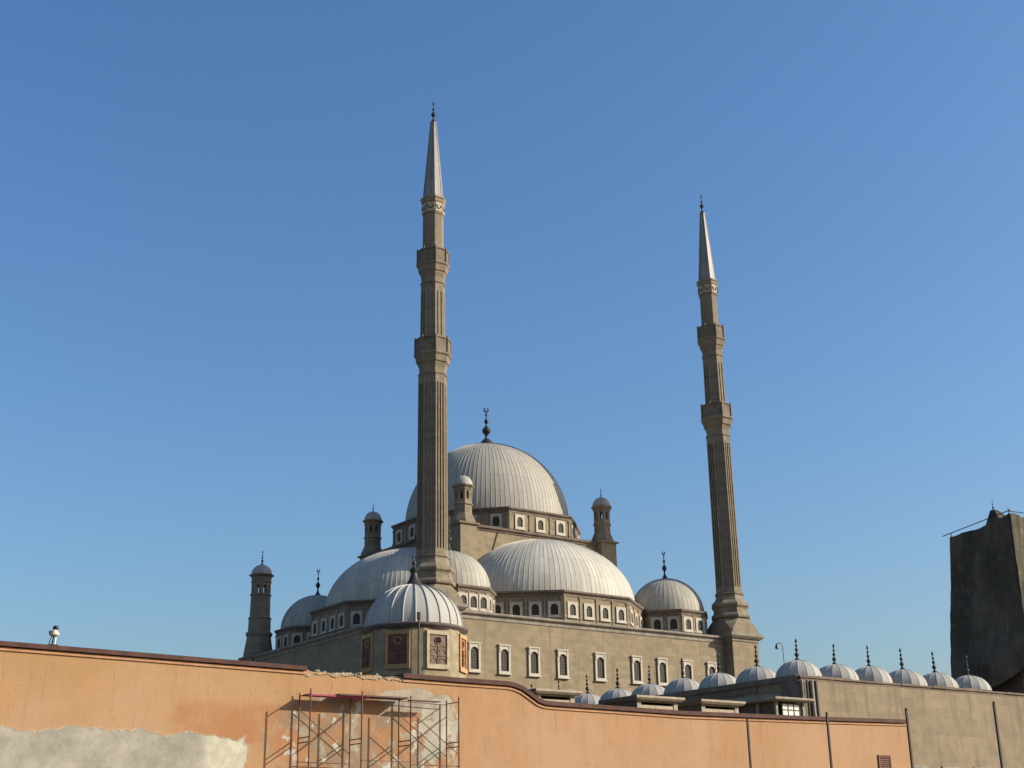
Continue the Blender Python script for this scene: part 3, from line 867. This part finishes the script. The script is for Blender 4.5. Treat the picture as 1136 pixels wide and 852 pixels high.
for a, b in (((31.6, -52.6, 29.75), (31.6, -44.6, 28.7)), ((31.3, -52.5, 29.6), (39, -52.5, 29.95)), ((31.9, -45.4, GZ), (31.9, -45.4, 28.9)), ((31.75, -52.2, 12), (31.75, -52.2, 30.0)), ((38.5, -52.2, 12), (38.5, -52.2, 30.3))):
    m.tube([a, b], .045, 6)
obj('scaffold_pole', m, M['black_steel'], tw)

# ------------------------------------------------------------------ octagonal kiosk with ribbed dome
KX, KY = -40.4, -62.0
kk = thing('kiosk', 'small octagonal kiosk with white-ribbed lead dome and red panels, behind the orange wall', 'kiosk', (KX, KY, GZ))
kr = R(-4)
def kpoly(a, n=8): return [(KX + a / math.cos(PI / n) * math.cos(kr + 2 * PI / n * (j + .5)), KY + a / math.cos(PI / n) * math.sin(kr + 2 * PI / n * (j + .5))) for j in range(n)]
kp = []
for k in range(8):
    a = kr + PI / 4 * k
    for tt in (-.78, .78): kp.append((KX + 2.78 * math.cos(a) - tt * math.sin(a), KY + 2.78 * math.sin(a) + tt * math.cos(a)))
m = MB(); m.prism(kp, GZ, 11.35); obj('wall', m, M['kiosk_wall'], kk, (KX, KY, GZ))
m = MB(); m.lathe((KX, KY), [(2.85, 11.30), (2.93, 11.40), (3.0, 11.46), (3.03, 11.50), (3.03, 11.58), (2.75, 11.68)], 48); obj('eave', m, M['kiosk_eave'], kk, smooth=40)
dm = dome_mb((KX, KY), 2.72, 2.72, 2.45, 11.68, 24, 18, rib=.045, ribw=.09)
kd = obj('dome', dm, M['kiosk_lead'], kk, (KX, KY, 11.68), 22)
m = MB(); m.lathe((KX, KY), [(.62, 14.02), (.5, 14.15), (.30, 14.42), (.20, 14.7), (.17, 14.82)], 12)
m.lathe((KX, KY), [(.14, 14.8), (.24, 14.92), (.25, 15.02), (.15, 15.14), (.08, 15.2), (.07, 15.28), (.13, 15.34), (.13, 15.42), (.05, 15.5), (.04, 15.6)], 12)
pts = [(KX + .12 * math.cos(R(-90 + 145 * i / 6)), KY, 15.72 + .12 * math.sin(R(-90 + 145 * i / 6))) for i in range(-6, 7)]
m.tube(pts, .03, 6)
obj('finial', m, M['bronze'], kd, smooth=40)
def kpanel(k, pm, fmat, style, w=.53, z0=9.42, h=1.58):
    a = kr + PI / 4 * k; nx, ny = math.cos(a), math.sin(a); tx, ty = -ny, nx
    def P(u, d, z): return (KX + nx * (2.78 + d) + tx * u, KY + ny * (2.78 + d) + ty * u, z)
    def B(mb, u0, u1, d0, d1, za, zb): mb.hexa([P(u0, d1, za), P(u1, d1, za), P(u1, d0, za), P(u0, d0, za)], [P(u0, d1, zb), P(u1, d1, zb), P(u1, d0, zb), P(u0, d0, zb)])
    m = MB(); B(m, -w, w, -.03, .04, z0, z0 + h)
    if True:
        B(m, -.02, .02, .038, .075, z0 + .02, z0 + h * .62)
        B(m, -w * .96, w * .96, .038, .07, z0 + h * .60, z0 + h * .63)
        B(m, -w * .96, w * .96, .038, .07, z0 + h * .28, z0 + h * .31)
    for sx in (-1, 1):           # small arched mouldings
        for zz in (.34, .04):
            pts = []
            for i in range(9):
                q = PI * i / 8
                pts.append(P(sx * w * .48 - .2 * math.cos(q), .05, z0 + h * zz + .18 * math.sin(q) + .08))
            m.tube(pts, .025, 5)
            m.tube([P(sx * w * .48 - .2, .05, z0 + h * zz), P(sx * w * .48 - .2, .05, z0 + h * zz + .08)], .025, 5)
            m.tube([P(sx * w * .48 + .2, .05, z0 + h * zz), P(sx * w * .48 + .2, .05, z0 + h * zz + .08)], .025, 5)
    p = obj('panel', m, pm, kk)
    zc = z0 + h * .80; rr = .19
    pts = [P(rr * math.cos(2 * PI * i / 20), .055, zc + rr * math.sin(2 * PI * i / 20)) for i in range(21)]
    q = MB(); q.tube(pts, .03, 6); obj('round_moulding', q, M['ochre_frame'] if style == 'ring' else pm, p)
    if style in ('hole', 'slot'):
        q = MB(); r2 = .185 if style == 'hole' else .12
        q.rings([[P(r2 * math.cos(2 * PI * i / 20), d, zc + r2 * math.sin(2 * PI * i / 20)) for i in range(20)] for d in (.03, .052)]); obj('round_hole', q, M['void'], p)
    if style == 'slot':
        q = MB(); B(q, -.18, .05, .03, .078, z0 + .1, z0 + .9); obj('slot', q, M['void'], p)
    f = MB(); fwd_ = .16
    B(f, -w - fwd_, w + fwd_, -.02, .10, z0 + h, z0 + h + .20); B(f, -w - fwd_, w + fwd_, -.02, .12, z0 - .24, z0)
    B(f, -w - fwd_, -w, -.02, .098, z0 - .001, z0 + h + .001); B(f, w, w + fwd_, -.02, .098, z0 - .001, z0 + h + .001)
    obj('panel_frame', f, fmat, p)
kpanel(4, M['red_panel'], M['ochre_frame'], 'ring')
kpanel(5, M['red_panel'], M['ochre_frame'], 'ring')
kpanel(6, M['brown_panel'], M['cream_frame'], 'hole')
kpanel(7, M['bright_red_panel'], M['orange_frame'], 'slot')
kpanel(0, M['red_panel'], M['ochre_frame'], 'ring')
a = kr + PI / 4 * 5.5
px_, py_ = KX + 3.10 * math.cos(a), KY + 3.10 * math.sin(a)
m = MB(); m.tube([(px_, py_, 8.0), (px_, py_, 11.75)], .055, 8); m.lathe((px_, py_), [(.05, 11.7), (.11, 11.75), (.11, 12.1), (.05, 12.12)], 8)
obj('downpipe', m, M['pipe_dark'], kk)

# ------------------------------------------------------------------ flat annexes, roof boxes and the timber cabin
an = MB(); an.box((-46, -76.6, GZ), (-27, -70, 5.75))
ax = thing('flat_annex', 'low flat-roofed annex just behind the dip of the orange wall, carrying the roof boxes', 'annex', (-35, -74.5, GZ)); obj('wall', an, M['cream'], ax)
m = MB(); m.box((-46.1, -76.65, 5.752), (-26.9, -69.9, 5.85)); obj('roof_slab', m, M['cornice_dark'], ax)
def roofbox(x0, x1, ztop, label):
    t = thing('roof_box', label, 'roof box', ((x0 + x1) / 2, -75.2, 5.852), 'flat-topped roof boxes on the annex')
    m = MB(); z0 = 5.852; zs = ztop - .20
    m.box((x0 + .25, -75.9, z0), (x0 + .5, -73.6, zs)); m.box((x1 - .5, -75.9, z0), (x1 - .25, -73.6, zs))
    m.box((x0 + .501, -73.85, z0), (x1 - .501, -73.6, zs)); m.box((x0 + .501, -75.88, zs - .07), (x1 - .501, -75.6, zs)); m.box((x0 + .501, -75.87, z0), (x1 - .501, -75.65, z0 + .66))
    obj('wall', m, M['cream'], t)
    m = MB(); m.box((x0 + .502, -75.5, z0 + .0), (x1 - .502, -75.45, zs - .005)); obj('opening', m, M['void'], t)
    m = MB(); m.hexa([(x0 + .1, -76.1, zs), (x1 - .1, -76.1, zs), (x1 - .1, -73.4, zs), (x0 + .1, -73.4, zs)], [(x0, -76.2, zs + .10), (x1, -76.2, zs + .10), (x1, -73.3, zs + .10), (x0, -73.3, zs + .10)])
    m.box((x0, -76.2, zs + .1), (x1, -73.3, ztop)); obj('slab', m, M['cream'], t)
    m = MB(); m.box((x0 - .03, -76.16, zs + .02), (x0 - .004, -73.3, ztop - .02)); m.box((x0 + .21, -75.86, z0), (x0 + .246, -73.6, zs - .01)); obj('side_shade_plate', m, M['timber'], t)  # thin dark plates added to paint the box's left side deeper in shade
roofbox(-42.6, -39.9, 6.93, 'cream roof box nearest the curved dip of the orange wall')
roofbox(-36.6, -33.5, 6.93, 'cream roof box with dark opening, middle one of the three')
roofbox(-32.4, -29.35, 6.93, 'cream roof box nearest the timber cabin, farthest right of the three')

bx_ = thing('cabin_base', 'plain grey block under the timber cabin behind the orange wall', 'outbuilding', (-17.5, -66.5, GZ))
m = MB(); m.box((-21, -68.6, GZ), (-15.6, -62.5, 6.45)); obj('wall', m, M['grey_plaster'], bx_)
m = MB(); m.box((-21.05, -68.65, 6.452), (-15.55, -62.4, 6.55)); obj('roof_slab', m, M['cornice_dark'], bx_)
cb = thing('timber_cabin', 'small flat-roofed timber cabin with white window panes by the courtyard corner', 'cabin', (-17.6, -66, 6.552))
cx0, cx1, cy0, cy1, cz0_, czt = -18.75, -16.3, -68.2, -63.6, 6.552, 8.22
for px, py in ((cx0, cy0), (cx1 - .15, cy0), (cx0, cy1), (cx1 - .15, cy1), (cx0, (cy0 + cy1) / 2 - .8), (cx0, (cy0 + cy1) / 2 + .9)): 
    m = MB(); m.box((px, py, cz0_), (px + .15, py + .15, czt)); obj('post', m, M['pale_timber'], cb)
m = MB(); m.box((cx0 + .2, cy0 + .5, cz0_), (cx1 - .2, cy1 - .3, czt - .01)); obj('back_wall', m, M['timber'], cb)
m = MB()
m.box((cx0 + .151, cy0 + .02, cz0_), (cx1 - .151, cy0 + .12, 7.40))
obj('sill_board', m, M['timber'], cb)
m = MB()
for i in range(4): m.box((cx0 + .55 + i * .50, cy0 + .03, 7.402), (cx0 + .60 + i * .50, cy0 + .09, 8.08))
m.box((cx0 + .55, cy0 + .028, 7.70), (cx0 + 2.1, cy0 + .088, 7.75)); m.box((cx0 + .55, cy0 + .028, 8.05), (cx0 + 2.1, cy0 + .088, 8.10))
wf = obj('window', m, M['timber'], cb)
m = MB(); m.box((cx0 + .58, cy0 + .06, 7.41), (cx0 + 2.08, cy0 + .075, 8.07)); obj('pane', m, M['white_pane'], wf)
m = MB(); m.hexa([(cx0 - .35, cy0 - .35, czt), (cx1 + .35, cy0 - .35, czt), (cx1 + .35, cy1 + .3, czt), (cx0 - .35, cy1 + .3, czt)], [(cx0 - .45, cy0 - .45, czt + .08), (cx1 + .45, cy0 - .45, czt + .08), (cx1 + .45, cy1 + .4, czt + .08), (cx0 - .45, cy1 + .4, czt + .08)])
m.box((cx0 - .45, cy0 - .45, czt + .08), (cx1 + .45, cy1 + .4, czt + .2)); obj('roof', m, M['pale_timber'], cb)

# ------------------------------------------------------------------ the orange wall
WY = -84.0; WT = .55
ow = thing('orange_wall', 'long peeling orange plaster wall with a dark red coping and a curved step', 'wall', (-48, WY + WT / 2, GZ))
top = [(-75, 6.12), (-69.98, 6.06), (-68.43, 6.03), (-58.20, 5.90), (-58.10, 5.95), (-57.9, 5.88), (-57.48, 5.92), (-57.1, 5.86), (-56.59, 5.90), (-56.1, 5.85), (-55.69, 5.91), (-55.2, 5.86), (-54.59, 5.88), (-54.35, 5.86), (-52.29, 5.84), (-49.78, 5.83), (-49.5, 5.80), (-49.12, 5.70), (-48.73, 5.49), (-48.35, 5.28), (-48.05, 5.20), (-47.56, 5.18), (-40.77, 5.11), (-32.93, 5.20), (-26.76, 5.30)]
n = len(top); m = MB()
vs = [(x, WY, z) for x, z in top] + [(x, WY, GZ) for x, z in top] + [(x, WY + WT, z) for x, z in top] + [(x, WY + WT, GZ) for x, z in top]
fs = []
for i in range(n - 1):
    fs += [(n + i, n + i + 1, i + 1, i), (2 * n + i, 2 * n + i + 1, 3 * n + i + 1, 3 * n + i), (i, i + 1, 2 * n + i + 1, 2 * n + i)]
fs += [(n - 1, 2 * n - 1, 4 * n - 1, 3 * n - 1), (0, 2 * n, 3 * n, n)]
m.add(vs, fs)
obj('wall_body', m, M['orange'], ow, (0, 0, 0))
def coping(pts, lo, hi, front, back, name, mat):
    m = MB(); k = len(pts)
    # dense resample for the curved step
    rings = []
    for i, (x, z) in enumerate(pts):
        x0, z0 = pts[max(i - 1, 0)]; x1, z1 = pts[min(i + 1, k - 1)]
        d = Vector((x1 - x0, z1 - z0)).normalized(); nn = Vector((-d.y, d.x))
        a = Vector((x, z)) + nn * lo; b = Vector((x, z)) + nn * hi
        rings.append([(a.x, WY - front, a.y), (b.x, WY - front, b.y), (b.x, WY + WT + back, b.y), (a.x, WY + WT + back, a.y)])
    m.rings(rings); return obj(name, m, M[mat], ow)
left = [p for p in top if p[0] <= -58.2]
right = [p for p in top if p[0] >= -54.36]
coping(left, .03, .17, .10, .08, 'coping', 'coping'); coping(right, .03, .19, .10, .08, 'coping', 'coping')
coping(left, -.10, -.04, .05, .0, 'moulding', 'render_edge'); coping(right, -.10, -.04, .05, .0, 'moulding', 'render_edge')
m = MB(); rnd = random.Random(11)
nx_, ny_ = 150, 6
gv = []
for i in range(nx_ + 1):
    for j in range(ny_ + 1):
        x = -58.19 + 3.83 * i / nx_; y = WY - .03 + (WT + .04) * j / ny_
        e = 0 if 0 < j < ny_ else -.10
        big = .045 * math.sin(x * 5.1 + j) + .03 * math.sin(x * 11.7 + 2 * j) + .03 * math.sin(x * 2.3)
        gv.append((x + rnd.uniform(-.008, .008), y + rnd.uniform(-.015, .015), 5.905 + big * .7 + e + rnd.uniform(-.015, .02)))
gf = [(i * (ny_ + 1) + j, (i + 1) * (ny_ + 1) + j, (i + 1) * (ny_ + 1) + j + 1, i * (ny_ + 1) + j + 1) for i in range(nx_) for j in range(ny_)]
m.add(gv, gf)
for i in range(16):           # broken stones left along the missing coping
    x = rnd.uniform(-58.1, -54.4); y = WY + rnd.uniform(.1, WT - .05); q = rnd.uniform(.03, .075)
    m.lathe((x, y), [(q * .8, 5.86), (q * rnd.uniform(.7, 1.5), 5.95 + q * .3), (q * .6, 5.95 + q * .9)], 5, rnd.uniform(0, 3))
obj('broken_edge', m, M['rubble'], ow)
m = MB(); vx0, vx1, vz0, vz1 = -29.05, -28.2, 3.0, 3.84
m.box((vx0, WY - .06, vz0), (vx0 + .07, WY, vz1)); m.box((vx1 - .07, WY - .06, vz0), (vx1, WY, vz1)); m.box((vx0 + .071, WY - .06, vz1 - .07), (vx1 - .071, WY, vz1)); m.box((vx0 + .071, WY - .06, vz0), (vx1 - .071, WY, vz0 + .07))
for i in range(8):
    z = vz0 + .10 + i * .085
    m.hexa([(vx0 + .07, WY - .05, z), (vx1 - .07, WY - .05, z), (vx1 - .07, WY - .01, z + .05), (vx0 + .07, WY - .01, z + .05)], [(vx0 + .07, WY - .05, z + .012), (vx1 - .07, WY - .05, z + .012), (vx1 - .07, WY - .01, z + .062), (vx0 + .07, WY - .01, z + .062)])
v = obj('vent', m, M['rust_steel'], ow)
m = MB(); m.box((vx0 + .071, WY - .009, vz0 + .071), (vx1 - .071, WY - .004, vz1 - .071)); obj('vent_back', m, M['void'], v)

# floodlight standing on the wall
fx, fy, fz = -66.78, WY + .2, 6.208
fl = thing('floodlight', 'small cream floodlight on a white stem standing on the orange wall top', 'floodlight', (fx, fy, fz))
m = MB(); m.box((fx - .13, fy - .1, fz), (fx + .13, fy + .1, fz + .03)); obj('base_plate', m, M['black_steel'], fl)
m = MB(); m.tube([(fx + .05, fy, fz + .03), (fx + .06, fy, fz + .30)], .032, 8); obj('stem', m, M['white_steel'], fl)
m = MB(); m.tube([(fx - .02, fy + .02, fz + .03), (fx, fy, fz + .30)], .022, 8); m.tube([(fx - .13, fy, fz + .03), (fx - .06, fy, fz + .30)], .014, 6); obj('brace', m, M['black_steel'], fl)
m = MB(); m.lathe((fx + .02, fy), [(.05, fz + .27), (.15, fz + .31), (.16, fz + .34), (.11, fz + .42), (.06, fz + .48)], 14); obj('housing', m, M['cream_housing'], fl, smooth=50)
m = MB(); m.box((fx - .14, fy - .06, fz + .36), (fx - .07, fy + .06, fz + .44)); obj('ballast_box', m, M['black_steel'], fl)
m = MB(); m.lathe((fx + .04, fy), [(.04, fz + .47), (.085, fz + .50), (.09, fz + .56), (.05, fz + .61)], 12); obj('lamp_head', m, M['black_steel'], fl, smooth=50)

# ------------------------------------------------------------------ scaffold against the wall
ys_r, ys_f = WY - .16, WY - .96
sf = thing('scaffold', 'rusty tube scaffold of four frames standing against the patched orange wall', 'scaffold', (-55.5, WY - .6, GZ))
fx_ = [-58.47, -56.51, -54.57, -52.57]
ptop = 5.16
for i, x in enumerate(fx_):
    m = MB(); th = ptop + (.06 if i in (0, 1, 3) else .0)
    m.tube([(x, ys_r, GZ), (x, ys_r, ptop)], .026, 8); m.tube([(x, ys_f, GZ), (x, ys_f, th)], .026, 8)
    for z in (3.66, 3.58 - .08, 1.75, 1.6, -.1, -.25): m.tube([(x, ys_r, z), (x, ys_f, z + (.0))], .02, 6)
    m.tube([(x, ys_r, ptop - .12), (x, ys_f, ptop - .12)], .02, 6) if i in (0, 3) else None
    m.box((x - .07, ys_r - .07, GZ), (x + .07, ys_r + .07, GZ + .02)); m.box((x - .07, ys_f - .07, GZ), (x + .07, ys_f + .07, GZ + .02))
    obj('frame', m, M['rust_steel'], sf, smooth=60)
def brace(x0, z0, x1, z1, y, r=.015):
    m = MB(); m.tube([(x0, y, z0), (x1, y, z1)], r, 6); obj('brace', m, M['rust_steel'], sf)
for (a, b, y) in ((0, 1, ys_f), (1, 2, ys_f), (2, 3, ys_f), (0, 1, ys_r), (2, 3, ys_r)):
    for (zl, zh) in ((3.2, 4.6), (1.2, 2.6), (-.8, .6)):
        yy = y - .03 if y == ys_f else y + .03
        if y == ys_r: brace(fx_[a], zl, fx_[b], zh, yy)
        if (a, y) in ((2, ys_f),): brace(fx_[a], zh, fx_[b], zl, yy)
        if (a, y) in ((0, ys_r), (2, ys_r)): brace(fx_[a], zh, fx_[b], zl, yy - .02)
brace(fx_[2], ptop - .10, fx_[3], ptop - .16, ys_r - .03); brace(fx_[0] , 2.9, fx_[1], 2.87, ys_r - .03); brace(fx_[2], 2.85, fx_[3], 2.83, ys_f + .03)
brace(fx_[1], 2.95, fx_[2], 2.92, ys_f - .05, .012)
# the deck: boards lying on the top rungs
def board(x0, x1, y0, y1, z0, z1, mat, label, th=.05):
    m = MB(); m.hexa([(x0, y0, z0), (x1, y0, z1), (x1, y1, z1), (x0, y1, z0)], [(x0, y0, z0 + th), (x1, y0, z1 + th), (x1, y1, z1 + th), (x0, y1, z0 + th)])
    return tag(obj('scaffold_board', m, M[mat], None, ((x0 + x1) / 2, (y0 + y1) / 2, min(z0, z1))), label, 'board', 'boards laid across the scaffold top')
board(-58.40, -56.05, ys_f + .34, ys_r - .03, 5.035, 5.035, 'pink_board', 'faded pink-red board across the top of the left scaffold bay')
board(-57.25, -54.50, ys_f + .26, ys_r + .06, 5.088, 5.088, 'wood_board', 'brown board overlapping the pink one on the middle scaffold bay')

board(-54.42, -53.15, ys_f + .28, ys_f + .48, 5.036, 5.036, 'wood_board', 'narrow plank bridging the gap to the right-hand scaffold frame', .035)

# ------------------------------------------------------------------ slim steel posts in front of the wall
for (x, y, z, lab) in ((-48.19, -94.86, 3.81, 'thin black steel post, shortest-looking of the row, left of the timber cabin'),
                       (-48.16, -98.12, 3.73, 'thin black steel post crossing the orange wall below the courtyard corner'),
                       (-47.87, -100.8, 3.62, 'thin black steel post lined up with the right end of the orange wall'),
                       (-48.09, -103.84, 3.51, 'thin black steel post in front of bare courtyard stone, rightmost of the row')):
    t = thing('steel_post', lab, 'post', (x, y, GZ), 'row of thin steel posts')
    m = MB(); m.box((x - .03, y - .025, GZ), (x + .03, y + .025, z - .06)); obj('shaft', m, M['black_steel'], t)
    m = MB(); m.box((x - .12, y - .12, GZ), (x + .12, y + .12, GZ + .025)); obj('foot_plate', m, M['black_steel'], t)
    m = MB(); m.lathe((x, y), [(.034, z - .06), (.036, z - .03), (.015, z)], 8); obj('cap', m, M['black_steel'], t)
